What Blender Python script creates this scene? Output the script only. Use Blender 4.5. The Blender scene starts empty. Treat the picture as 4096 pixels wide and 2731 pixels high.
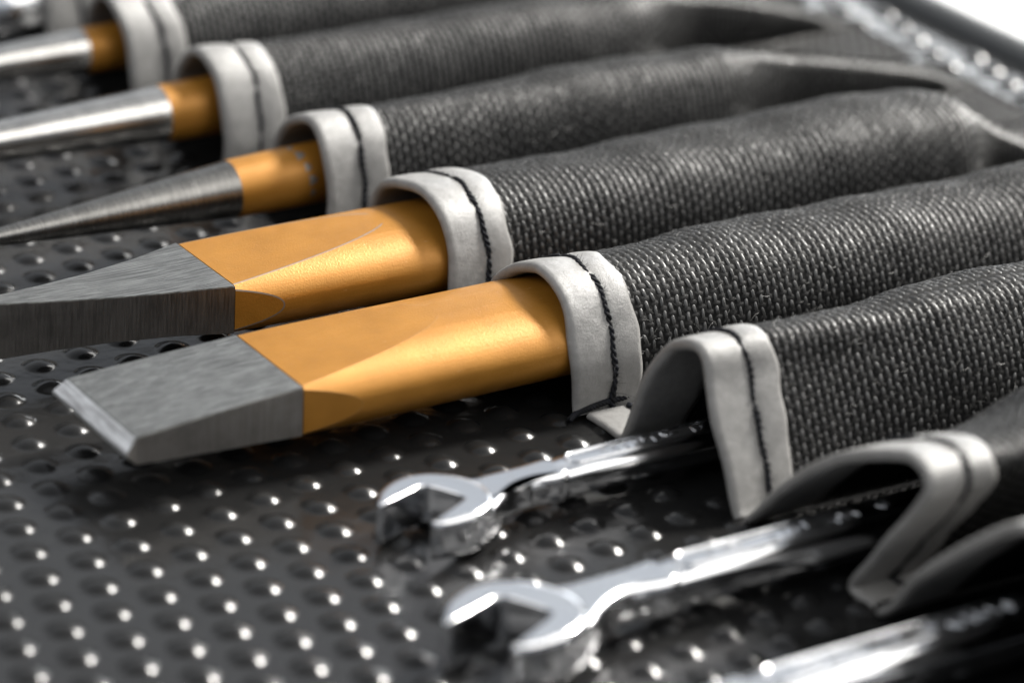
import bpy, bmesh, math, random
import numpy as np
from mathutils import Vector, Matrix

MM = 0.001
rng = np.random.default_rng(7)
random.seed(7)
scene = bpy.context.scene
COL = scene.collection

# ------------------------------------------------------------------ camera
PITCH, ROLL, YAW = math.radians(23.65), math.radians(3.489), math.radians(34)
CAMP = np.array([-161.81, -239.90, 126.72])
fw = Vector((math.sin(YAW)*math.cos(PITCH), math.cos(YAW)*math.cos(PITCH), -math.sin(PITCH)))
r0 = Vector((math.cos(YAW), -math.sin(YAW), 0.0))
u0 = r0.cross(fw)
right = r0*math.cos(ROLL) + u0*math.sin(ROLL)
up = -r0*math.sin(ROLL) + u0*math.cos(ROLL)
cam_data = bpy.data.cameras.new("camera")
cam = bpy.data.objects.new("camera", cam_data)
COL.objects.link(cam)
M = Matrix((right, up, -fw)).transposed().to_4x4()
M.translation = Vector(CAMP*MM)
cam.matrix_world = M
FPX = 3717.5
cam_data.sensor_width = 36
cam_data.lens = FPX/1024*36
cam_data.clip_start = 0.01
cam_data.clip_end = 50
cam_data.dof.use_dof = True
cam_data.dof.focus_distance = 0.306
cam_data.dof.aperture_fstop = 21.5
scene.camera = cam

# ------------------------------------------------------------------ world and lamps
world = bpy.data.worlds.new("World")
scene.world = world
world.use_nodes = True
wn, wl = world.node_tree.nodes, world.node_tree.links
wn.clear()
out = wn.new('ShaderNodeOutputWorld'); bg = wn.new('ShaderNodeBackground')
tc = wn.new('ShaderNodeTexCoord'); sep = wn.new('ShaderNodeSeparateXYZ'); cr = wn.new('ShaderNodeValToRGB')
wl.new(tc.outputs['Generated'], sep.inputs[0]); wl.new(sep.outputs['Z'], cr.inputs[0])
wl.new(cr.outputs[0], bg.inputs[0]); wl.new(bg.outputs[0], out.inputs[0])
e = cr.color_ramp.elements
e[0].position = 0.0; e[0].color = (0.07, 0.075, 0.085, 1)
e[1].position = 0.30; e[1].color = (0.10, 0.107, 0.12, 1)
e2 = e.new(0.425); e2.color = (0.60, 0.64, 0.70, 1)
e3 = e.new(0.53); e3.color = (0.76, 0.79, 0.83, 1)
e4 = e.new(1.0); e4.color = (0.28, 0.295, 0.32, 1)
bg.inputs['Strength'].default_value = 1.0

def fitdir(az_right, elev):
    """direction towards a lamp: azimuth measured to the right of the view direction"""
    a = math.pi/2 - YAW - math.radians(az_right)
    el = math.radians(elev)
    return Vector((math.cos(a)*math.cos(el), math.sin(a)*math.cos(el), math.sin(el)))
def area(name, direction, dist, sx, sy, power, color, target=(0, 0, 0)):
    l = bpy.data.lights.new(name, 'AREA'); l.shape = 'RECTANGLE' if sx != sy else 'DISK'
    l.size = sx
    if sx != sy: l.size_y = sy
    l.energy = power; l.color = color
    o = bpy.data.objects.new(name, l); COL.objects.link(o)
    t = Vector(target)*MM
    o.location = t + direction*dist
    o.rotation_euler = direction.to_track_quat('Z', 'Y').to_euler()
    return o
area("key_lamp", fitdir(48, 42), 1.0, 0.21, 0.21, 26.0, (1.0, 0.965, 0.91))
area("key_diffuser", fitdir(38, 37), 1.08, 0.58, 0.38, 5.5, (1.0, 0.975, 0.94))
area("window_lamp", fitdir(16, 11), 1.3, 0.75, 0.24, 6.0, (0.95, 0.98, 1.0), (40, 20, 0))
area("side_softbox", fitdir(106, 45), 0.65, 0.60, 0.42, 1.75, (1.0, 0.955, 0.89))
area("fill_softbox", fitdir(-128, 36), 0.70, 0.50, 0.40, 1.0, (1.0, 0.97, 0.93))
scene.view_settings.view_transform = 'Standard'
scene.view_settings.look = 'None'
scene.view_settings.exposure = 0.0
scene.view_settings.gamma = 1.0
scene.cycles.max_bounces = 8
scene.cycles.use_denoising = True

# ------------------------------------------------------------------ helpers
def tag(o, label=None, cat=None, group=None, kind=None):
    if label: o['label'] = label
    if cat: o['category'] = cat
    if group: o['group'] = group
    if kind: o['kind'] = kind
    return o
def link(name, me, parent=None, loc=None):
    o = bpy.data.objects.new(name, me); COL.objects.link(o)
    if parent: o.parent = parent
    if loc is not None: o.location = Vector(loc)*MM
    return o
def empty(name, loc, rot=(0, 0, 0)):
    o = bpy.data.objects.new(name, None); COL.objects.link(o)
    o.empty_display_size = 0.005
    o.location = Vector(loc)*MM; o.rotation_euler = rot
    return o
def npmesh(name, V, Q, mats, matidx=None, smooth=True):
    """V (n,3) in mm, Q (m,4) quads"""
    V = np.asarray(V, dtype=np.float32)*MM
    Q = np.asarray(Q, dtype=np.int32)
    k = Q.shape[1]
    me = bpy.data.meshes.new(name)
    me.vertices.add(len(V)); me.vertices.foreach_set('co', V.ravel())
    me.loops.add(Q.size); me.loops.foreach_set('vertex_index', Q.ravel())
    me.polygons.add(len(Q)); me.polygons.foreach_set('loop_start', np.arange(0, Q.size, k, dtype=np.int32))
    me.polygons.foreach_set('use_smooth', np.full(len(Q), smooth, dtype=bool))
    if not isinstance(mats, (list, tuple)): mats = [mats]
    for m in mats: me.materials.append(m)
    if matidx is not None: me.polygons.foreach_set('material_index', np.asarray(matidx, dtype=np.int32))
    me.update(calc_edges=True); me.validate()
    return me
def bmmesh(name, bm, mats, angle=None):
    for v in bm.verts: v.co *= MM
    me = bpy.data.meshes.new(name)
    bm.normal_update(); bm.to_mesh(me); bm.free()
    if not isinstance(mats, (list, tuple)): mats = [mats]
    for m in mats: me.materials.append(m)
    if angle is not None:
        me.polygons.foreach_set('use_smooth', np.ones(len(me.polygons), dtype=bool))
        me.set_sharp_from_angle(angle=math.radians(angle))
    me.update()
    return me
def gridquads(n, m, wrap_m=False, wrap_n=False):
    i, j = np.meshgrid(np.arange(n if wrap_n else n-1), np.arange(m if wrap_m else m-1), indexing='ij')
    i2, j2 = (i+1) % n, (j+1) % m
    return np.stack([i*m+j, i2*m+j, i2*m+j2, i*m+j2], -1).reshape(-1, 4)
def smooth(a, b, x):
    t = np.clip((x-a)/(b-a), 0, 1); return t*t*(3-2*t)
def catmull(pts, n=24):
    P = np.array(pts, float)
    P = np.vstack([2*P[0]-P[1], P, 2*P[-1]-P[-2]])
    out = []
    t = np.linspace(0, 1, n, endpoint=False)[:, None]
    for i in range(1, len(P)-2):
        p0, p1, p2, p3 = P[i-1], P[i], P[i+1], P[i+2]
        out.append(.5*((2*p1)+(-p0+p2)*t+(2*p0-5*p1+4*p2-p3)*t**2+(-p0+3*p1-3*p2+p3)*t**3))
    out.append(P[-2][None])
    return np.vstack(out)
def resample(C, n):
    d = np.r_[0, np.cumsum(np.linalg.norm(np.diff(C, axis=0), axis=1))]
    s = np.linspace(0, d[-1], n)
    return np.stack([np.interp(s, d, C[:, k]) for k in range(C.shape[1])], 1), d[-1]
def project(p):
    d = np.asarray(p)-CAMP
    z = d@np.array(fw); 
    return np.array([512+FPX*(d@np.array(right))/z, 341-FPX*(d@np.array(up))/z]), z

# ------------------------------------------------------------------ materials
class Mat:
    def __init__(s, name):
        s.m = bpy.data.materials.new(name); s.m.use_nodes = True
        s.n = s.m.node_tree.nodes; s.l = s.m.node_tree.links
        s.b = s.n['Principled BSDF']; s._c = None
    def set(s, **k):
        for a, v in k.items():
            s.b.inputs[a.replace('_', ' ')].default_value = v
        return s
    def coord(s, scale=(1, 1, 1), uv=False):
        t = s.n.new('ShaderNodeTexCoord'); mp = s.n.new('ShaderNodeMapping')
        mp.inputs['Scale'].default_value = tuple(1000*q for q in scale) if not uv else scale
        s.l.new(t.outputs['UV' if uv else 'Object'], mp.inputs[0]); return mp.outputs[0]
    def noise(s, vec, scale, detail=3, rough=.55):
        t = s.n.new('ShaderNodeTexNoise'); t.inputs['Scale'].default_value = scale
        t.inputs['Detail'].default_value = detail; t.inputs['Roughness'].default_value = rough
        s.l.new(vec, t.inputs['Vector']); return t.outputs['Fac']
    def ramp(s, fac, stops):
        r = s.n.new('ShaderNodeValToRGB'); el = r.color_ramp.elements
        while len(el) < len(stops): el.new(.5)
        for q, (p, c) in zip(el, stops):
            q.position = p; q.color = (c, c, c, 1) if not hasattr(c, '__len__') else (*c, 1)
        s.l.new(fac, r.inputs[0]); return r.outputs[0]
    def mix(s, fac, a, b, mode='MIX'):
        x = s.n.new('ShaderNodeMix'); x.data_type = 'RGBA'; x.blend_type = mode
        for sock, v in ((0, fac), (6, a), (7, b)):
            if hasattr(v, 'links') or hasattr(v, 'is_linked'): s.l.new(v, x.inputs[sock])
            else: x.inputs[sock].default_value = v if sock == 0 else (*v, 1)
        return x.outputs[2]
    def bump(s, h, strength=.3, dist=.1, prev=None):
        b = s.n.new('ShaderNodeBump'); b.inputs['Strength'].default_value = strength
        b.inputs['Distance'].default_value = dist*MM
        s.l.new(h, b.inputs['Height'])
        if prev: s.l.new(prev, b.inputs['Normal'])
        return b.outputs[0]
    def put(s, sock, inp): s.l.new(sock, s.b.inputs[inp]); return s

def mat_panel():
    m = Mat('black_panel'); c = m.coord()
    n1 = m.noise(c, .09, 4); n2 = m.noise(c, 6, 3); n3 = m.noise(c, 14, 2)
    m.put(m.ramp(n3, [(.0, .010), (.72, .013), (.80, .06)]), 'Base Color')
    m.put(m.ramp(n1, [(.3, .15), (.7, .25)]), 'Roughness')
    m.put(m.bump(n2, .10, .05, m.bump(m.noise(c, .35, 2), .25, .5)), 'Normal')
    m.set(Specular_IOR_Level=.40)
    return m.m
def mat_leather():
    m = Mat('grey_leather'); c = m.coord()
    n1 = m.noise(c, 1.1, 5, .6); n2 = m.noise(c, 5.5, 4, .65); n3 = m.noise(c, 22, 2)
    base = m.mix(m.ramp(n1, [(.35, 0.), (.7, 1.)]), (.19, .187, .181), (.245, .241, .234))
    m.put(base, 'Base Color')
    m.put(m.ramp(n2, [(.3, .31), (.7, .46)]), 'Roughness')
    m.put(m.bump(n3, .35, .035, m.bump(n2, .45, .09, m.bump(n1, .30, .2))), 'Normal')
    m.set(Specular_IOR_Level=.65)
    return m.m
def mat_cloth(name, col, rough=.75, sheen=.25):
    m = Mat(name); c = m.coord()
    n = m.noise(c, .5, 3); n2 = m.noise(c, 9, 3)
    a = tuple(q*.55 for q in col); b = tuple(min(1, q*1.9) for q in col)
    m.put(m.mix(m.ramp(m.noise(c, 1.7, 2), [(.35, .25), (.65, 1.)]), (0.004, 0.004, 0.004), m.mix(m.ramp(n2, [(.3, 0.), (.7, 1.)]), a, b)), 'Base Color')
    m.put(m.bump(n2, .5, .06), 'Normal')
    m.set(Roughness=rough, Sheen_Weight=sheen, Sheen_Roughness=.4, Specular_IOR_Level=1.0 if col[0] > .03 else .25)
    return m.m
def mat_orange():
    m = Mat('orange_lacquer'); c = m.coord()
    n1 = m.noise(c, .35, 4); n2 = m.noise(c, 6, 3, .6); n3 = m.noise(m.coord((.35, 5, 5)), 1.2, 3)
    base = m.mix(m.ramp(n1, [(.3, 0.), (.7, 1.)]), (.335, .144, .016), (.405, .180, .024))
    sc = m.ramp(m.noise(m.coord((.7, 2.6, 2.6)), 1.0, 6, .75), [(.66, 0.), (.72, .8)])
    base = m.mix(sc, base, (.74, .50, .30))
    m.put(base, 'Base Color')
    m.put(m.ramp(n3, [(.3, .36), (.7, .48)]), 'Roughness')
    m.put(m.bump(n2, .32, .08, m.bump(n3, .12, .06)), 'Normal')
    m.set(Metallic=.38)
    return m.m
def mat_steel(name, stretch, base=(.40, .395, .385), rough=(.30, .48), k=1.0, bump=.35, metal=1.0, con=(.38, .62, .45)):
    m = Mat(name)
    a = m.noise(m.coord(stretch), 1.0, 5, .65); b = m.noise(m.coord(), .45, 5, .6); f = m.noise(m.coord(tuple(q*2.7 for q in stretch)), 1.0, 3, .6)
    col = m.mix(m.ramp(a, [(con[0], 0.), (con[1], 1.)]), tuple(q*con[2] for q in base), tuple(min(1, q*1.3) for q in base))
    col = m.mix(m.ramp(b, [(.45, 0.), (.75, .5)]), col, tuple(q*.5 for q in base))
    m.put(col, 'Base Color')
    m.put(m.ramp(f, [(.3, rough[0]), (.7, rough[1])]), 'Roughness')
    m.put(m.bump(a, bump, .05, m.bump(f, bump*.7, .025)), 'Normal')
    m.set(Metallic=1.0)
    m.set(Metallic=metal)
    return m.m
def mat_chrome():
    m = Mat('chrome'); c = m.coord()
    m.put(m.ramp(m.noise(c, .6, 4), [(.35, .11), (.75, .21)]), 'Roughness')
    m.put(m.bump(m.noise(c, 2.2, 3), .05, .05), 'Normal')
    m.set(Base_Color=(.78, .79, .81, 1), Metallic=1.0)
    return m.m
def mat_plain(name, col, rough, **k):
    m = Mat(name); n = m.noise(m.coord(), 1.2, 4)
    m.put(m.mix(n, tuple(q*.85 for q in col), tuple(min(1, q*1.1) for q in col)), 'Base Color')
    m.set(Roughness=rough, **k); return m.m

M_PANEL = mat_panel(); M_LEATHER = mat_leather(); M_ORANGE = mat_orange(); M_CHROME = mat_chrome()
M_FABRIC = mat_cloth('black_fabric', (.003, .003, .003), .9, .0)
M_WARP = mat_cloth('warp_yarn', (.036, .0355, .034), .40, .0)
M_WEFT = mat_cloth('weft_yarn', (.004, .004, .004), .6, .0)
M_FIBRE = mat_plain('loose_fibre', (.13, .127, .12), .5)
M_THREAD = mat_cloth('sewing_thread', (.008, .009, .013), .75, .0)
M_TABLE = mat_plain('white_table', (.60, .60, .60), .6)
M_TRIM = mat_plain('black_rubber', (.045, .048, .05), .5)
M_TOP = mat_steel('ground_steel_lengthwise', (.11, 8.0, 8.0), (.37, .37, .355), (.26, .44), bump=.35, con=(.36, .64, .38))
M_SIDE = mat_steel('ground_steel_crosswise', (7.0, 1.0, .16), (.30, .285, .27), (.30, .5), bump=.35, con=(.25, .75, .72))
M_BEVEL = mat_steel('honed_steel_lit', (3.2, .25, 3.2), (.97, .95, .94), (.28, .40), bump=.25, metal=.55)  # near-white, less metallic base paints in the light caught by the cutting bevel
M_RING = mat_steel('turned_steel', (5.5, .22, .22), (.24, .236, .225), (.24, .36), bump=.30, con=(.22, .78, .62))
M_POL = mat_steel('polished_steel', (3.0, .1, .1), (.55, .54, .52), (.18, .26), bump=.05, con=(.2, .8, .85))
M_WORN = mat_plain('bare_edge', (.26, .235, .21), .45, Metallic=.6)

# ------------------------------------------------------------------ table and dimpled panel
me = npmesh('table_top', [(-900, -900, -5), (1400, -900, -5), (1400, 1400, -5), (-900, 1400, -5)], [(0, 1, 2, 3)], M_TABLE)
tag(link('table_top', me), kind='structure')

XE = 87.0
def build_panel():
    ys = np.linspace(-100, 132, 2); prof = [(-124, -4.9), (-124, -.6), (-123.4, 0), (XE-.5, 0), (XE, -.5), (XE, -4.9)]
    V = [(x, y, z) for y in ys for x, z in prof]
    n = len(prof); Q = [(i, (i+1), n+i+1, n+i) for i in range(n-1)]
    return npmesh('dimpled_panel', V, Q, M_PANEL, smooth=False)
panel = tag(link('dimpled_panel', build_panel()), 'glossy black dimpled panel lying under the tools', kind='structure')

def dimple_mesh():
    R, h, fil = 1.38, .50, .30
    rs = np.array([0, .25, .5, .75, .95, 1.1, 1.22, 1.32, 1.42, 1.55, 1.68])
    Rs = (R*R+h*h)/(2*h)
    zs = np.where(rs < 1.22, np.sqrt(np.maximum(Rs**2-rs**2, 0))-(Rs-h), 0)
    z122, sl = math.sqrt(Rs**2-1.22**2)-(Rs-h), 1.22/math.sqrt(Rs**2-1.22**2)
    for k, r in enumerate(rs):
        if r >= 1.22:
            t = (r-1.22)/(1.68-1.22)
            zs[k] = z122*(1-t)**2*(1+2*t)*1.0 - sl*(1.68-1.22)*t*(1-t)**2 - .010*t
    n = 24; V = [(0, 0, zs[0])]
    for r, z in zip(rs[1:], zs[1:]):
        for k in range(n):
            a = 2*math.pi*k/n; V.append((r*math.cos(a), r*math.sin(a), z))
    return np.array(V), n, len(rs)-1
DV, DN, DR = dimple_mesh()
def dimple_faces():
    tri = [(0, 1+k, 1+(k+1) % DN) for k in range(DN)]
    q = [(1+r*DN+k, 1+(r+1)*DN+k, 1+(r+1)*DN+(k+1) % DN, 1+r*DN+(k+1) % DN) for r in range(DR-1) for k in range(DN)]
    return tri, q
DT, DQ = dimple_faces()
def dimple_me(name, centres):
    V = np.concatenate([DV+np.array([c[0], c[1], .004]) for c in centres])*MM
    nv = len(DV); F = []
    for i in range(len(centres)):
        F += [tuple(x+i*nv for x in f) for f in DT] + [tuple(x+i*nv for x in f) for f in DQ]
    me = bpy.data.meshes.new(name); me.from_pydata(V.tolist(), [], F); me.materials.append(M_PANEL)
    me.polygons.foreach_set('use_smooth', np.ones(len(F), dtype=bool)); me.update(); return me
LA, LB = np.array([3.190, -3.151]), np.array([-1.003, -4.013])
off = np.array([math.cos(-YAW)*.92-math.sin(-YAW)*.26, math.sin(-YAW)*.92+math.cos(-YAW)*.26])
LO = np.array([-51.685, -13.565])-off
cells = []
for i in range(-60, 60):
    for j in range(-60, 60):
        c = LO+i*LA+j*LB
        if not (-121 < c[0] < XE-1.9 and -97 < c[1] < 129): continue
        if -1.5 < c[0] < 79.5 and -79 < c[1] < 97: continue            # under the sewn pockets
        (px, py), d = project((c[0], c[1], 0))
        inside = -12 < px < 1036 and -10 < py < 692
        cells.append((0 if inside else 1, d, c))
cells.sort(key=lambda t: (t[0], t[1]))
single = [c for k, d, c in cells if k == 0][:300]
rest = [c for k, d, c in cells][len(single):]
dme = dimple_me('dimple', [(0, 0)])
for c in single:
    o = link('dimple', dme, panel, (c[0], c[1], 0))
tag(link('dimple_field', dimple_me('dimple_field', rest), panel), kind='stuff')
# rubber edge
def tube(path, r, n=10, closed=False):
    P = np.asarray(path, float); m = len(P)
    T = np.gradient(P, axis=0); T /= np.linalg.norm(T, axis=1)[:, None]
    ref = np.array([0, 0, 1.]) if abs(T[0][2]) < .9 else np.array([0, 1., 0])
    N = np.cross(T, ref); N /= np.linalg.norm(N, axis=1)[:, None]; B = np.cross(N, T)
    a = np.linspace(0, 2*np.pi, n, endpoint=False)
    rr = np.broadcast_to(np.asarray(r, float), (m,))
    V = P[:, None]+rr[:, None, None]*(np.cos(a)[None, :, None]*N[:, None]+np.sin(a)[None, :, None]*B[:, None])
    return V.reshape(-1, 3), gridquads(m, n, wrap_m=True)
V, Q = tube([(XE+2.3, y, -.7) for y in np.linspace(-100, 132, 40)], 2.45, 18)
link('edge_trim', npmesh('edge_trim', V, Q, M_TRIM), panel)

# ------------------------------------------------------------------ tool roll: pockets
# pocket cross-sections (y, z), from the near foot over the top to the far foot
PRO = {
 0: [(-77, .5), (-77.5, 5), (-77, 10), (-75, 13.2), (-72, 14.4), (-68.6, 13.8), (-66.2, 12.5), (-62, 8.9), (-57.8, 4.4), (-55.2, 1.2), (-54.2, .45)],
 1: [(-53.4, .45), (-51.0, .5), (-50.6, 1.2), (-52.0, 3.2), (-54.7, 7.1), (-57.0, 10.4), (-57.9, 12.2), (-57.0, 13.3), (-54.4, 13.2), (-49.2, 10.9), (-43.2, 6.4), (-38.6, 1.6), (-37.4, .45)],
 2: [(-36.9, .45), (-36.2, 1.5), (-33.9, 6.3), (-32.1, 9.6), (-31.2, 11.5), (-30.1, 12.1), (-28.2, 11.7), (-26.3, 10.6), (-25.0, 8.8), (-23.5, 5.6), (-22.3, 2.0), (-21.3, .6), (-18.5, .45), (-16.2, .45)],
 3: [(-15.7, .45), (-15.5, 1.6), (-15.3, 4.6), (-14.2, 7.2), (-12.9, 9.1), (-11.2, 10.2), (-9, 10.5), (-7, 10), (-5, 9.1), (-2.9, 7.3), (-1.6, 4.5), (-1.1, 2), (-.8, .5), (1.5, .45)],
 4: [(3.4, .45), (3.6, 1.6), (3.7, 4.2), (4.4, 7.1), (5.9, 9.4), (8.1, 10.5), (10.6, 10.7), (14.1, 9.9), (16.4, 8.2), (17.7, 5), (18.2, 2), (18.6, .5), (21, .45)],
 5: [(23.7, .45), (24.2, 1.6), (24.5, 4), (25.2, 6.7), (26.4, 9.1), (28.2, 10.5), (30, 10.4), (32, 9.3), (34, 7.2), (35, 4), (35.3, 1.8), (35.8, .5), (39, .45)],
 6: [(43.2, .45), (43.7, 1.6), (43.9, 3.4), (44.7, 6.2), (46, 8.6), (47.6, 10), (49.3, 10.4), (51.3, 9.4), (53.2, 7.4), (54.2, 4), (54.6, 1.6), (55.2, .5), (58, .45)],
 7: [(61.9, .45), (62.4, 1.6), (62.7, 3.4), (63.5, 6.3), (65, 8.6), (67, 9.8), (69, 9.9), (71.3, 8.4), (72.8, 5.5), (73.4, 2.5), (73.9, .5), (77, .45)],
 8: [(80.4, .45), (80.9, 1.6), (81.2, 3.4), (82, 6.3), (83.5, 8.6), (85.5, 9.8), (87.5, 9.9), (89.8, 8.4), (91.3, 5.5), (91.9, 2.5), (92.4, .5), (95, .45)],
}
XEND = 78.6
# bridge from one pocket's far foot to the next one's near foot (flat on the panel)
for k in range(0, 8):
    PRO[k] = PRO[k] + [((PRO[k][-1][0]*.35+PRO[k+1][0][0]*.65), .45)] if PRO[k+1][0][0]-PRO[k][-1][0] > 1.2 else PRO[k]
TAIL = {  # crest height factor along x, sideways sweep of the crest
 **{q: ([0, 56, 61, 67, 74, 80], [1, 1, .86, .45, .12, .05], 3) for q in (0, 1, 2, 8)},
 3: ([0, 54, 60, 66, 74, 80], [1, 1, .86, .45, .12, .05], 3),
 4: ([0, 51, 55, 58, 61, 66, 73, 80], [1, 1.02, .97, .80, .62, .36, .12, .05], 3),
 5: ([0, 41, 47, 55, 64, 69, 73, 75.5, 80], [1, 1.04, .97, .78, .52, .36, .21, .07, .05], 5.5),
 6: ([0, 44, 50, 56, 62, 68, 72, 75.5, 80], [1, .98, .92, .80, .62, .40, .24, .07, .05], 5.5),
 7: ([0, 44, 50, 56, 62, 68, 72, 75.5, 80], [1, .98, .92, .80, .62, .40, .24, .07, .05], 5),
}
TRANS = {0: (56, 66), 1: (56, 66), 2: (56, 66), 8: (50, 62), 3: (54, 64), 4: (51, 61), 5: (37, 52), 6: (40, 55), 7: (40, 55)}
class Pocket:
    def __init__(s, k):
        s.k = k
        C = catmull(PRO[k], 20)
        s.C, s.L = resample(C, 400)
        s.yc = s.C[np.argmax(s.C[:, 1]), 0]; s.zt = s.C[:, 1].max()
        s.u = np.linspace(0, 1, 400)
        up_ = np.where(s.C[:, 1] > .9)[0]
        s.ua, s.ub = s.u[up_[0]], s.u[up_[-1]]
        s.ya, s.yb = s.C[up_[0], 0], s.C[up_[-1], 0]
        s.ph = rng.uniform(0, 6.28, 6)
    def curve(s, u): return np.stack([np.interp(u, s.u, s.C[:, 0]), np.interp(u, s.u, s.C[:, 1])], -1)
    def normal(s, u):
        e = .004; d = s.curve(np.clip(u+e, 0, 1))-s.curve(np.clip(u-e, 0, 1))
        d /= np.linalg.norm(d, axis=-1)[..., None]+1e-9
        return np.stack([-d[..., 1], d[..., 0]], -1)
    def F(s, x, u):
        """cloth surface point for length x along the tool and u round the pocket"""
        c = s.curve(u); y, z = c[..., 0].copy(), c[..., 1].copy()
        v = np.clip((u-s.ua)/(s.ub-s.ua), 0, 1)
        cv = np.cos(np.pi*v); yr = .5*(s.ya+s.yb)-.5*(s.yb-s.ya)*np.sign(cv)*np.abs(cv)**.6
        zr = .5+(s.zt*.985-.5)*np.sin(np.pi*v)**.7
        w = smooth(6, 24, x)*.5
        inn = ((u > s.ua) & (u < s.ub))
        y = np.where(inn, y*(1-w)+yr*w, y); z = np.where(inn, z*(1-w)+zr*w, z)
        zz = np.clip((z-.45)/(s.zt-.45), 0, 1)
        # slack undulation of the cloth
        p = s.ph
        und = .22+(.22*np.sin(x*.16+p[0]+2.2*v)+.16*np.sin(x*.31+p[1]-4*v)+.10*np.sin(x*.75+5*v+p[2]))*smooth(2, 14, x)
        z = z+und*zz**.8*.8; y = y-.5*np.abs(und)*np.cos(np.pi*v)*zz
        if s.k in TAIL:
            xs, hs, sw = TAIL[s.k]
            h = np.interp(x, xs, hs)
            xa, xb = TRANS[s.k]
            t = smooth(xa, xb, x-2.5*(zz-.5)); v0 = .52
            yr = s.yc+.3+sw*np.clip((x-xa)/(75-xa), 0, 1.1)          # the crest becomes a narrow fold that drifts back
            f = np.clip(v/v0, 0, 1); b = np.clip((1-v)/(1-v0), 0, 1)
            fy = np.clip(f/.45, 0, 1); fz = np.clip((f-.38)/.62, 0, 1)
            yf = s.ya+(yr-.9-s.ya)*fy+.9*smooth(.86, 1, f)-.7*np.sin(np.pi*fz)*(fz < .999)*.8
            yt = np.where(v < v0, yf, yr+(s.yb-yr)*(1-b))
            zt_ = np.where(v < v0, fz**.9, b**1.25)*(1-.10*np.exp(-((v-v0)/.04)**2))
            z = (.45+(z-.45)*h)*(1-t)+t*(.45+h*(s.zt-.45)*zt_)
            y = np.where(inn, y*(1-t)+t*yt, y)
        # cloth pulled down to the end seam
        q = smooth(72, 77.5, x); z = z*(1-q)+q*np.minimum(z, .5+.15*zz)
        return np.stack([x, y, z-.02], -1)
    def frame(s, x, u):
        e, f = .05, .0015
        P = s.F(x, u)
        dx = s.F(x+e, u)-s.F(x-e, u); du = s.F(x, np.clip(u+f, 0, 1))-s.F(x, np.clip(u-f, 0, 1))
        dx /= np.linalg.norm(dx, axis=-1)[..., None]+1e-12; du /= np.linalg.norm(du, axis=-1)[..., None]+1e-12
        n = np.cross(dx, du); n /= np.linalg.norm(n, axis=-1)[..., None]+1e-12
        return P, dx, du, n
roll_ = tag(empty('tool_roll', (0, 10, 0)), 'black woven tool roll with a row of grey leather edged pockets', 'tool roll')
ROLLO = np.array([0, 10, 0])
POCK = {k: Pocket(k) for k in PRO}

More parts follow.
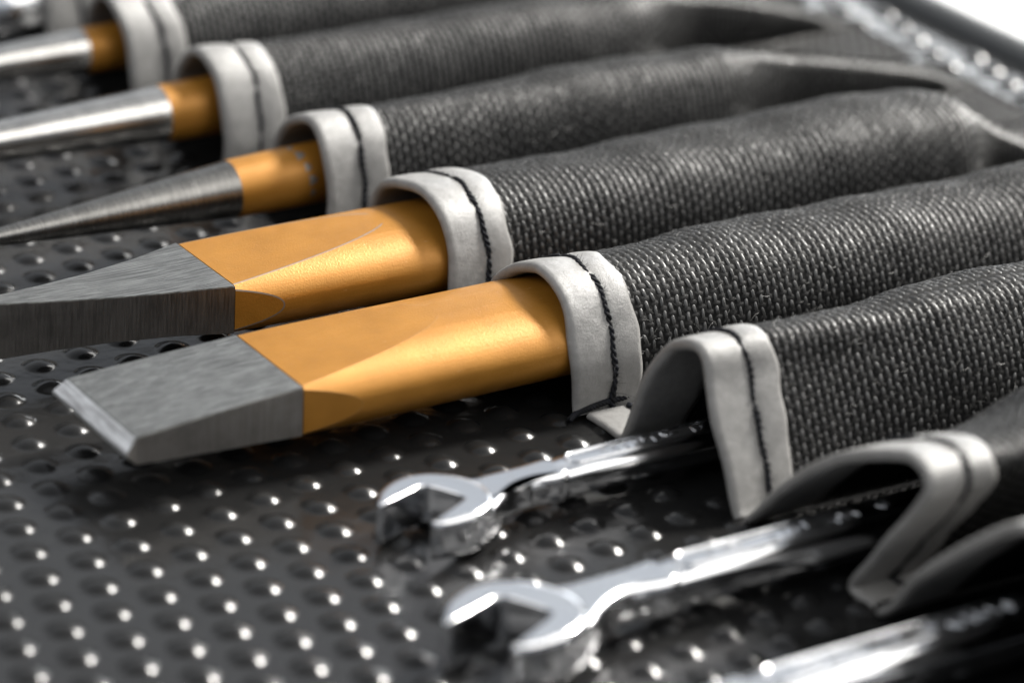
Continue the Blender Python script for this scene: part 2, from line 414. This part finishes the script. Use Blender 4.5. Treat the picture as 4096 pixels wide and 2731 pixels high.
def build_cloth(p):
    k = p.k
    x1 = XEND
    xs = np.linspace(-1.6, x1, 150); us = np.linspace(0, 1, 110)
    X, U = np.meshgrid(xs, us, indexing='ij')
    V = p.F(X, U).reshape(-1, 3)-ROLLO
    o = link('pocket', npmesh('pocket', V, gridquads(150, 110), M_FABRIC), roll_)
    # woven yarn floats
    pitch, per = .74, 1.08
    if k in (0, 8): pitch, per = .95, 1.4
    nx = int((x1-2.6)/pitch); ns = int(p.L/per*2)
    I, J = np.meshgrid(np.arange(nx), np.arange(ns), indexing='ij')
    I, J = I.ravel(), J.ravel()
    warp = (I+J) % 2 == 0
    x = 2.3+I*pitch+rng.normal(0, .03, I.size); u = (J+.5)/ns+rng.normal(0, .0008, I.size)
    P, dx, du, n = p.frame(x, np.clip(u, .002, .998))
    A = np.where(warp[:, None], du, dx); B = np.where(warp[:, None], dx, du)
    B = np.cross(n, A)
    # light twist of the yarn
    tw = rng.normal(0, .12, I.size)+np.where(warp, .03, 0)
    A2 = A*np.cos(tw)[:, None]+B*np.sin(tw)[:, None]; B2 = -A*np.sin(tw)[:, None]+B*np.cos(tw)[:, None]
    ln = np.where(warp, per*.46, pitch*.55)*rng.uniform(.88, 1.1, I.size)
    wd = np.where(warp, pitch*.22, per*.24)*rng.uniform(.85, 1.15, I.size)
    hh = np.where(warp, .17, .11)*rng.uniform(.7, 1.2, I.size)
    la = np.array([-1, -.6, 0, .6, 1.]); wb = np.array([-1, 0, 1.])
    LAg, WBg = np.meshgrid(la, wb, indexing='ij'); LAg, WBg = LAg.ravel(), WBg.ravel()
    prof = np.sqrt(np.clip(1-LAg**2*.98, 0, 1)); wfac = .45+.55*prof
    hgt = prof*np.where(WBg == 0, 1, .05)-.06
    VV = (P-ROLLO)[:, None]+A2[:, None]*(LAg*1.0)[None, :, None]*ln[:, None, None]*.92 \
        + B2[:, None]*(WBg*wfac)[None, :, None]*wd[:, None, None] + n[:, None]*hgt[None, :, None]*hh[:, None, None]
    q = gridquads(5, 3)
    QQ = (q[None]+(np.arange(I.size)*15)[:, None, None]).reshape(-1, 4)
    mi = np.repeat(np.where(warp, 0, 1), len(q))
    w = link('woven_yarn', npmesh('woven_yarn', VV.reshape(-1, 3), QQ, [M_WARP, M_WEFT], mi), o)
    tag(w, kind='stuff')
    # loose fuzz
    nf = 2600 if k in (2, 3) else 1300
    x = rng.uniform(2.2, x1, nf); u = rng.uniform(.02, .98, nf)
    P, dx, du, n = p.frame(x, u)
    a = rng.uniform(0, 6.283, nf); tang = dx*np.cos(a)[:, None]+du*np.sin(a)[:, None]
    l = rng.gamma(3, .17, nf)+.15; lift = rng.uniform(.15, .85, nf)
    long = rng.uniform(0, 1, nf) < .012; l = np.where(long, l*3.0, l)
    side = np.cross(n, tang); bend = rng.normal(0, .45, nf)
    t = np.array([0, .33, .66, 1.])
    path = P[:, None]+n[:, None]*(.04+lift[:, None, None]*l[:, None, None]*(t*(1.25-.7*t))[None, :, None]*.6) \
        + tang[:, None]*l[:, None, None]*t[None, :, None]+side[:, None]*(bend*l)[:, None, None]*(t**2)[None, :, None]
    wv = side[:, None]*.5+n[:, None]*.3
    wd = (.019*rng.uniform(.7, 1.3, nf))[:, None, None]*np.array([1, .9, .7, .35])[None, :, None]
    L_, R_ = path-wv*wd, path+wv*wd
    VV = np.stack([L_, R_], 2).reshape(nf, 8, 3)-ROLLO
    q = np.array([[0, 2, 3, 1], [2, 4, 5, 3], [4, 6, 7, 5]])
    QQ = (q[None]+(np.arange(nf)*8)[:, None, None]).reshape(-1, 4)
    tag(link('fuzz', npmesh('fuzz', VV.reshape(-1, 3), QQ, M_FIBRE), o), kind='stuff')
    return o

XF = {0: -2.9, 1: -2.7, 2: -3.3, 3: -4.1, 4: -4.1, 5: -4.1, 6: -4.1, 7: -4.1, 8: -4.1}
def vnoise(a, b, seed):
    r = np.random.default_rng(seed); s = 0
    for f, amp in ((.30, .12), (.7, .05), (1.5, .018), (3.1, .006)):
        p, q, w1, w2 = r.uniform(0, 6.28, 4)
        s = s+amp*(np.sin(a*f+p+1.3*np.sin(b*f*.7+q))+np.sin(b*f*1.1+w1+1.1*np.sin(a*f*.8+w2)))
    return s
def build_binding(p):
    k = p.k; n = 190
    u = np.linspace(0, 1, n); c = p.curve(u); nn = p.normal(u)
    ker = np.ones(5)/5
    sarc = u*p.L
    xf = XF[k]+.18*np.sin(sarc*.35+k)+.08*np.sin(sarc*.9+2*k)
    xs = xf+3.75+.16*np.sin(sarc*.5+1.7*k)+.07*np.sin(sarc*1.7+k)
    xb = xs+2.55+.14*np.sin(sarc*.42+k*2.1)+.06*np.sin(sarc*1.3)
    foot = np.clip(1-(c[:, 1]-.4)/2.5, 0, 1)
    th = .54-.16*foot
    sec = []   # (x, offset) stations round the folded leather
    for t in np.linspace(0, 1, 9):                      # rear flap, from free edge to the stitching
        puff = np.sin(np.pi*min(1, .12+t*.88))**.7
        sec.append((xb+(xs-xb)*t, th*(.62+.33*puff*(1-.1*t))))
    for t in np.linspace(.04, 1, 14):                   # front roll
        puff = np.sin(np.pi*min(.62, t*.62+.04))**.55
        sec.append((xs+(xf+.55-xs)*t, th*(.60+.42*puff)))
    for a in np.linspace(.15, 1, 8):                    # rolled lip
        ang = np.pi*a
        sec.append((xf+.55-.62*np.sin(ang), th*(.12+.93*np.cos(ang))))
    for t in np.linspace(.12, 1, 8):
        sec.append((xf+.55+(xb-.2-xf-.55)*t, -th*.80*(1-.55*t)))
    ns = len(sec)
    X = np.stack([q[0] for q in sec], 1); O_ = np.stack([q[1]*np.ones(n) for q in sec], 1)
    O_ = O_+vnoise(sarc[:, None]*np.ones(ns), X, k+40)*np.where(np.arange(ns) < 31, .55, .25)[None]
    Y = c[:, :1]+nn[:, :1]*O_; Z = c[:, 1:]+nn[:, 1:]*O_
    Z = np.maximum(Z, .06)
    V = np.stack([X, Y, Z], -1).reshape(-1, 3)-ROLLO
    Q = gridquads(n, ns, wrap_m=True)
    bm_me = npmesh('leather_binding', V, Q, M_LEATHER)
    b = link('leather_binding', bm_me, roll_)
    # two-ply sewing thread in the groove
    m = int(p.L*14)
    uu = np.linspace(.004, .996, m); cc = p.curve(uu); nv = p.normal(uu); ss = uu*p.L
    xs_ = np.interp(uu, u, xs); th_ = np.interp(uu, u, th)
    dip = -.20*np.exp(-(((ss+k*1.3) % 4.4-2.2)/.28)**2)
    o0 = th_*.60+.12+dip
    VV, QQ, base = [], [], 0
    for st in (0, np.pi):
        ph = 2*np.pi*ss/1.15+st
        X = xs_+.12*np.cos(ph)*(1+.4*np.sin(ss*1.9)); o = o0+.09*np.sin(ph)
        path = np.stack([X, cc[:, 0]+nv[:, 0]*o, cc[:, 1]+nv[:, 1]*o], 1)
        path[:, 2] = np.maximum(path[:, 2], .2)
        v, q = tube(path, .155, 7); VV.append(v-ROLLO); QQ.append(q+base); base += len(v)
    link('stitching', npmesh('stitching', np.vstack(VV), np.vstack(QQ), M_THREAD), b)
    # thread fluff
    nf = 620; i = rng.integers(5, m-5, nf)
    c0 = np.stack([xs_[i], cc[i, 0]+nv[i, 0]*o0[i], cc[i, 1]+nv[i, 1]*o0[i]], 1)
    nrm = np.stack([np.zeros(nf), nv[i, 0], nv[i, 1]], 1)
    d = rng.normal(0, 1, (nf, 3))+nrm*.9; d /= np.linalg.norm(d, axis=1)[:, None]
    l = rng.gamma(2.5, .14, nf)+.2; sd = np.cross(d, rng.normal(0, 1, (nf, 3))); sd /= np.linalg.norm(sd, axis=1)[:, None]
    t = np.array([0, .5, 1.]); path = c0[:, None]+d[:, None]*l[:, None, None]*t[None, :, None]+sd[:, None]*(l*.3)[:, None, None]*(t**2)[None, :, None]
    wv = np.cross(d, sd)[:, None]*np.array([.014, .012, .006])[None, :, None]
    VV = np.stack([path-wv, path+wv], 2).reshape(-1, 3); VV[:, 2] = np.maximum(VV[:, 2], .1)
    q = np.array([[0, 2, 3, 1], [2, 4, 5, 3]])
    tag(link('thread_fluff', npmesh('thread_fluff', VV-ROLLO, (q[None]+(np.arange(nf)*6)[:, None, None]).reshape(-1, 4), M_THREAD), b), kind='stuff')
    return b
for k in PRO:
    build_cloth(POCK[k]); build_binding(POCK[k])
# loose thread tail tied down in the fold beside the flat chisel's pocket
P_ = catmull([(-4.9, -16.2, .45), (-3.9, -15.9, .75), (-2.6, -15.9, 1.0), (-.8, -15.8, 1.15), (1.2, -15.6, 1.1), (2.6, -15.3, .9)], 20)
VV, QQ, base = [], [], 0
for st in (0, 2.1, 4.2):
    s_ = np.linspace(0, 1, len(P_)); ph = 2*np.pi*s_*9+st
    pth = P_.copy(); pth[:, 1] += .15*np.cos(ph); pth[:, 2] += .13*np.sin(ph)
    v, q = tube(pth, .15, 7); VV.append(v-ROLLO); QQ.append(q+base); base += len(v)
link('thread_tail', npmesh('thread_tail', np.vstack(VV), np.vstack(QQ), M_THREAD), roll_)

# ------------------------------------------------------------------ chisels
def superellipse(a, b, n, k):
    t = np.linspace(0, 2*np.pi, k, endpoint=False); c, s = np.cos(t), np.sin(t)
    return np.stack([a*np.sign(c)*np.abs(c)**(2/n), b*np.sign(s)*np.abs(s)**(2/n)], 1)
def cut(bm, co, no):
    r = bmesh.ops.bisect_plane(bm, geom=bm.verts[:]+bm.edges[:]+bm.faces[:], dist=1e-5, plane_co=co, plane_no=no, clear_outer=True)
    ed = [g for g in r['geom_cut'] if isinstance(g, bmesh.types.BMEdge)]
    if ed: bmesh.ops.contextual_create(bm, geom=ed)
def shank_mesh(a, b, ne, x0, x1, H, W, apex, tongue):
    bm = bmesh.new(); S = superellipse(a, b, ne, 120)
    r1 = [bm.verts.new((x0, y, z)) for y, z in S]; r2 = [bm.verts.new((x1, y, z)) for y, z in S]
    n = len(S)
    for i in range(n): bm.faces.new((r1[i], r2[i], r2[(i+1) % n], r1[(i+1) % n]))
    bm.faces.new(r1); bm.faces.new(r2[::-1])
    bmesh.ops.recalc_face_normals(bm, faces=bm.faces)
    for s in (1, -1):
        d = Vector((apex-x0, 0, s*(b-H))); no = Vector((-s*d.z, 0, s*d.x*1.0)) if s > 0 else Vector((d.z*1.0, 0, -d.x))
        no = Vector((-(b-H), 0, s*(apex-x0))).normalized()
        cut(bm, (x0, 0, s*H), no)
        no = Vector((-(a-W), s*(tongue-x0), 0)).normalized()
        cut(bm, (x0, s*W, 0), no)
    bm.normal_update()
    ed = [e for e in bm.edges if len(e.link_faces) == 2 and e.calc_face_angle(0) > math.radians(7)
          and all(v.co.x < x1-.1 for v in e.verts) and not all(abs(v.co.x-x0) < 1e-4 for v in e.verts)]
    try:
        bmesh.ops.bevel(bm, geom=ed, offset=.09, segments=1, affect='EDGES', material=1, clamp_overlap=True)
    except Exception as ex:
        print('bevel', ex)
    return bmmesh('shank', bm, [M_ORANGE, M_WORN], 6)
def loft(name, sections, mats, side_idx=1, rnd=.10):
    """sections: (x, W, H, dz) rectangles; top/bottom use mats[0], flanks mats[1], last ring mats[2]"""
    bm = bmesh.new(); rings = []
    for x, W, H, dz in sections:
        rings.append([bm.verts.new((x, y, z+dz)) for y, z in ((-W, -H), (W, -H), (W, H), (-W, H))])
    for i in range(len(rings)-1):
        for j in range(4):
            f = bm.faces.new((rings[i][j], rings[i][(j+1) % 4], rings[i+1][(j+1) % 4], rings[i+1][j]))
            f.material_index = 2 if (i == len(rings)-2 and j in (0, 2)) else (0 if j in (0, 2) else 1)
    bm.faces.new(rings[0]); bm.faces.new(rings[-1][::-1])
    bmesh.ops.recalc_face_normals(bm, faces=bm.faces)
    ed = [e for e in bm.edges if len(e.link_faces) == 2 and e.calc_face_angle(0) > math.radians(30)]
    bmesh.ops.bevel(bm, geom=ed, offset=rnd, segments=2, affect='EDGES', clamp_overlap=True)
    return bmmesh(name, bm, mats, 22)

# flat chisel in the front (local x = 0 at the pocket mouth)
def flat_chisel():
    t = tag(empty('flat_chisel', (0, -8.25, 5.30), (0, math.radians(-1.0), math.radians(-.6))),
            'orange flat chisel with broad sharpened grey steel blade beside the smallest wrench', 'chisel')
    x0 = -28.2
    link('shank', shank_mesh(6.5, 3.5, 2.12, x0, 22, 2.12, 5.62, -13.0, -23.4), t)
    link('blade', loft('blade', [(x0, 5.60, 2.10, 0), (-33, 5.70, 1.84, 0), (-38, 5.86, 1.52, 0), (-42.9, 6.02, 1.16, 0), (-44.0, 6.52, .09, 0)], [M_TOP, M_SIDE, M_BEVEL], rnd=.09), t)
    return t
def cape_chisel():
    t = tag(empty('cape_chisel', (0, 10.5, 5.35), (0, math.radians(-.25), 0)),
            'orange cape chisel whose steel blade narrows to a tall thin edge', 'chisel')
    x0 = -24.0
    link('shank', shank_mesh(6.0, 3.4, 2.12, x0, 20, 2.15, 5.22, -7.0, -19.8), t)
    link('blade', loft('blade', [(x0, 5.2, 2.13, 0), (-28.8, 3.9, 1.98, 0), (-33.9, 2.75, 2.0, 0), (-38.7, 1.75, 2.18, 0), (-43.3, .85, 2.45, 0), (-48, .5, 2.7, 0), (-49.5, .5, .1, 0)], [M_TOP, M_SIDE, M_BEVEL], rnd=.07), t)
    return t
flat_chisel(); cape_chisel()

# ------------------------------------------------------------------ punches
def revolve(name, prof, mats, n=64, octo=None, cap=True):
    V, Q = [], []
    a = np.linspace(0, 2*np.pi, n, endpoint=False)+.13
    for x, r in prof:
        V += [(x, r*math.cos(q), r*math.sin(q)) for q in a]
    Qs = gridquads(len(prof), n, wrap_m=True)
    return npmesh(name, V, Qs[:, ::-1], mats)
def punch(loc, rx, label, xb, r, rtip, xtip, steel, chips=False, rshank=None):
    t = tag(empty('punch', loc, (0, math.radians(rx), 0)), label, 'punch', 'punches in the pockets')
    rs = rshank or r*1.06
    sh = link('shank', revolve('shank', [(xb, r), (xb+2, r*1.015), (xb+7, rs), (30, rs), (30.3, rs-.3), (30.31, .02)], M_ORANGE), t)
    xs = np.linspace(0, 1, 40)
    rr = r*.992+(rtip-r)*xs
    prof = [(xb+(xtip-xb)*q, w) for q, w in zip(xs, rr)]+[(xtip-.5, rtip*.5), (xtip-.9, .02)]
    link('taper', revolve('taper', prof, steel), t)
    if chips:
        # bare scalloped patches where the lacquer has chipped in front of the pocket mouth
        for a0, x, w, hgt in ((1.55, -5.3, .55, .45), (2.02, -5.0, .85, .50), (2.5, -4.7, .6, .42), (2.95, -4.45, .8, .48), (3.4, -4.4, .5, .40)):
            V, n = [(x, (rs+.035)*math.cos(a0), (rs+.035)*math.sin(a0))], 16
            for ring in (.34, .67, 1.0):
                for i in range(n):
                    b = 2*np.pi*i/n; da = hgt*ring*math.cos(b)/rs; dx = w*ring*math.sin(b)*.55*(1.25 if math.sin(b) > 0 else .55)-.35*w*(math.cos(b)*ring)**2
                    q = rs+.035-.03*ring; V.append((x+dx, q*math.cos(a0+da), q*math.sin(a0+da)))
            F_ = [(0, 1+i, 1+(i+1) % n) for i in range(n)]+[(1+k_*n+i, 1+(k_+1)*n+i, 1+(k_+1)*n+(i+1) % n, 1+k_*n+(i+1) % n) for k_ in (0, 1) for i in range(n)]
            me_ = bpy.data.meshes.new('chipped_patch'); me_.from_pydata([tuple(q*MM for q in v) for v in V], [], F_); me_.materials.append(M_WORN)
            link('chipped_patch', me_, sh)
    return t
punch((0, 29.4, 5.5), -1.8, 'orange shanked punch with dark ring-turned steel cone beside the cape chisel', -11.4, 2.62, .55, -37, M_RING, chips=True)
punch((0, 48.8, 5.3), -.6, 'orange shanked punch with brightly polished steel cone, middle of the three', -8.2, 2.68, 1.05, -44, M_POL)
punch((0, 67.8, 5.1), -.3, 'orange shanked punch with satin steel taper, farthest of the three', -6.8, 2.2, .9, -34, M_POL)

# ------------------------------------------------------------------ wrenches
OUTER = [(-30.30, -28.15), (-29.4, -26.85), (-28.0, -25.8), (-26.4, -25.25), (-24.7, -25.35), (-23.2, -26.15), (-22.0, -27.6), (-21.5, -29.2), (-21.7, -30.8), (-22.6, -32.3), (-24.2, -33.2), (-26.0, -33.45), (-27.6, -33.3), (-28.35, -33.0)]
MOUTH = [(-28.30, -32.75), (-27.6, -32.45), (-25.9, -31.6), (-24.35, -30.75), (-24.0, -30.35), (-24.1, -29.7), (-24.7, -28.5), (-25.35, -27.55), (-25.9, -27.4), (-27.5, -27.95), (-29.9, -28.75), (-30.35, -28.6)]
NECK = [(-25.5, -26.3), (-23.4, -26.35), (-21.6, -26.95), (-19.5, -27.0), (-17.0, -26.9), (-14.0, -26.85), (-14.0, -29.75), (-17.0, -29.7), (-18.8, -30.05), (-20.3, -30.9), (-21.8, -32.05), (-23.4, -32.75), (-25.5, -31.8), (-23.9, -29.5)]
def dense(pts, n, closed=False):
    C = catmull(pts + pts[:1] if closed else pts, 16)
    R, _ = resample(C, n)
    return R[:-1] if closed else R
def barrel(name, loop, rad, z0, z1, mats, angle=48, zfun=None):
    """plate with rounded flanks: loop (n,2) counter-clockwise or not, rad (n,) edge rounding"""
    P = np.asarray(loop); n = len(P)
    T = np.roll(P, -1, 0)-np.roll(P, 1, 0); T /= np.linalg.norm(T, axis=1)[:, None]+1e-9
    N = np.stack([T[:, 1], -T[:, 0]], 1)
    area_ = .5*np.sum(P[:, 0]*np.roll(P[:, 1], -1)-np.roll(P[:, 0], -1)*P[:, 1])
    if area_ < 0: N = -N
    bm = bmesh.new(); rings = []; hh = .5*(z1-z0); zc = .5*(z0+z1)
    for f in (-1, -.97, -.88, -.72, -.5, -.2, .2, .5, .72, .88, .97, 1):
        z = zc+hh*f
        r = np.minimum(rad, hh); d = np.clip((abs(f)*hh-(hh-r))/r, 0, 1)
        ins = r*(1-np.sqrt(np.clip(1-d*d, 0, 1)))*.8
        Q = P-N*ins[:, None]
        rings.append([bm.verts.new((x, y, z if zfun is None else zfun(x, z))) for x, y in Q])
    P2 = P-N*(np.minimum(rad, hh)*.8+.14)[:, None]            # flat land beside the rounded edge
    rings.insert(0, [bm.verts.new((x, y, z0)) for x, y in P2]); rings.append([bm.verts.new((x, y, z1)) for x, y in P2])
    for i in range(len(rings)-1):
        for j in range(n): bm.faces.new((rings[i][j], rings[i][(j+1) % n], rings[i+1][(j+1) % n], rings[i+1][j]))
    caps = [bm.faces.new(rings[0][::-1]), bm.faces.new(rings[-1])]
    bmesh.ops.recalc_face_normals(bm, faces=bm.faces)
    bmesh.ops.triangulate(bm, faces=caps)
    return bmmesh(name, bm, mats, angle)
def wrench(loc, sc, label, xs0):
    """loc: where the reference head's centre (-24,-29) goes"""
    t = tag(empty('open_end_wrench', loc), label, 'wrench', 'chrome wrenches at the near end')
    c = np.array([-24.0, -29.0])
    o_, m_ = dense(OUTER, 90), dense(MOUTH, 70)
    L = (np.vstack([o_, m_])-c)*sc
    rad = np.r_[np.full(len(o_), .55), np.full(len(m_), .18)]
    ker = np.hanning(9); ker /= ker.sum()
    rad = np.convolve(np.r_[rad[-4:], rad, rad[:4]], ker, 'valid')*sc
    link('jaw', barrel('jaw', L, rad, 0, 3.3*sc, M_CHROME), t)
    L = (dense(NECK, 130, True)-c)*sc
    link('neck', barrel('neck', L, np.full(len(L), .7*sc), .30*sc, 2.98*sc, M_CHROME), t)
    # shaft: rounded bar with a shallow recessed panel
    xa, xb_ = 6.6*sc, 62.
    xs = np.r_[np.linspace(xa, xa+6*sc, 14), np.linspace(xa+7*sc, xb_, 30)]
    S = superellipse(1, 1, 2.9, 48); V = []
    yc0 = (-28.2+29)*sc
    for x in xs:
        q = smooth(xa, xa+6*sc, x)
        hw = (1.36+.40*q)*sc; hh = (1.22+.22*q)*sc
        yy = yc0-.10*sc*(1-q)*3+.055*(x-xa)*.55
        for y, z in S: V.append((x, yy+y*hw, 1.66*sc+z*hh))
    Q = gridquads(len(xs), 48, wrap_m=True)
    sh = link('shaft', npmesh('shaft', V, Q[:, ::-1], M_CHROME), t)
    # raised rail frame of the recessed panel and worn embossed marks
    zt = 1.66*sc+1.43*sc
    def ctr(x): return yc0+.055*(x-xa)*.55
    x0, x1 = xa+5.2*sc, 58.
    frame = [(x0+.5*math.cos(a)*sc*2.0-.0, ctr(x0)+math.sin(a)*.82*sc) for a in np.linspace(math.pi*.5, math.pi*1.5, 14)]
    path = [(x1, ctr(x1)+.82*sc, zt-.03)]+[(x, y, zt-.03) for x, y in frame]+[(x1, ctr(x1)-.82*sc, zt-.03)]
    v, q = tube(path, .14*sc, 8)
    link('panel_rail', npmesh('panel_rail', v, q, M_CHROME), sh)
    r = random.Random(int(sc*100)); VV, QQ, base = [], [], 0
    x = x0+1.6*sc
    while x < x0+17*sc:
        if r.random() < .16: x += .9*sc; continue
        for _ in range(r.choice((2, 3, 3))):
            a = r.choice((0, math.pi/2, math.pi/2, .9, -.9)); l = r.uniform(.24, .42)*sc
            cx, cy = x+r.uniform(-.22, .22)*sc, ctr(x)+r.uniform(-.22, .22)*sc
            p = [(cx-math.cos(a)*l, cy-math.sin(a)*l, zt), (cx, cy, zt+.02), (cx+math.cos(a)*l, cy+math.sin(a)*l, zt)]
            v, q = tube(p, .085*sc, 6); VV.append(v); QQ.append(q+base); base += len(v)
        x += .98*sc
    link('embossed_marks', npmesh('embossed_marks', np.vstack(VV), np.vstack(QQ), M_CHROME), sh)
    return t
wrench((-24.0, -29.0, .72), 1.0, 'smallest chrome open end wrench, in the pocket next to the flat chisel', 0)
wrench((-28.8, -48.0, .72), 1.18, 'chrome open end wrench between the smallest wrench and the cropped one', 0)
wrench((-36.0, -66.2, .72), 1.36, 'chrome wrench in the bottom right corner, only its shaft in view', 0)

# ------------------------------------------------------------------ chrome socket tool at the far end
t = tag(empty('socket_driver', (0, 85.0, 4.2)), 'blurred polished chrome socket end in the farthest pocket', 'socket')
link('body', revolve('body', [(-9.0, 2.2), (-9.6, 2.6), (-9.6, 3.3), (-9.2, 3.65), (-3.4, 3.65), (-2.8, 3.1), (-2.2, 2.3), (40, 2.3), (40.1, .02)], M_CHROME), t)
link('bore', revolve('bore', [(-9.0, 2.21), (-5.0, 2.1), (-4.9, .02)], M_TRIM, n=6), t)
print('objects', len(bpy.data.objects), 'tris', sum(len(m.loops)-2*len(m.polygons) for m in bpy.data.meshes))
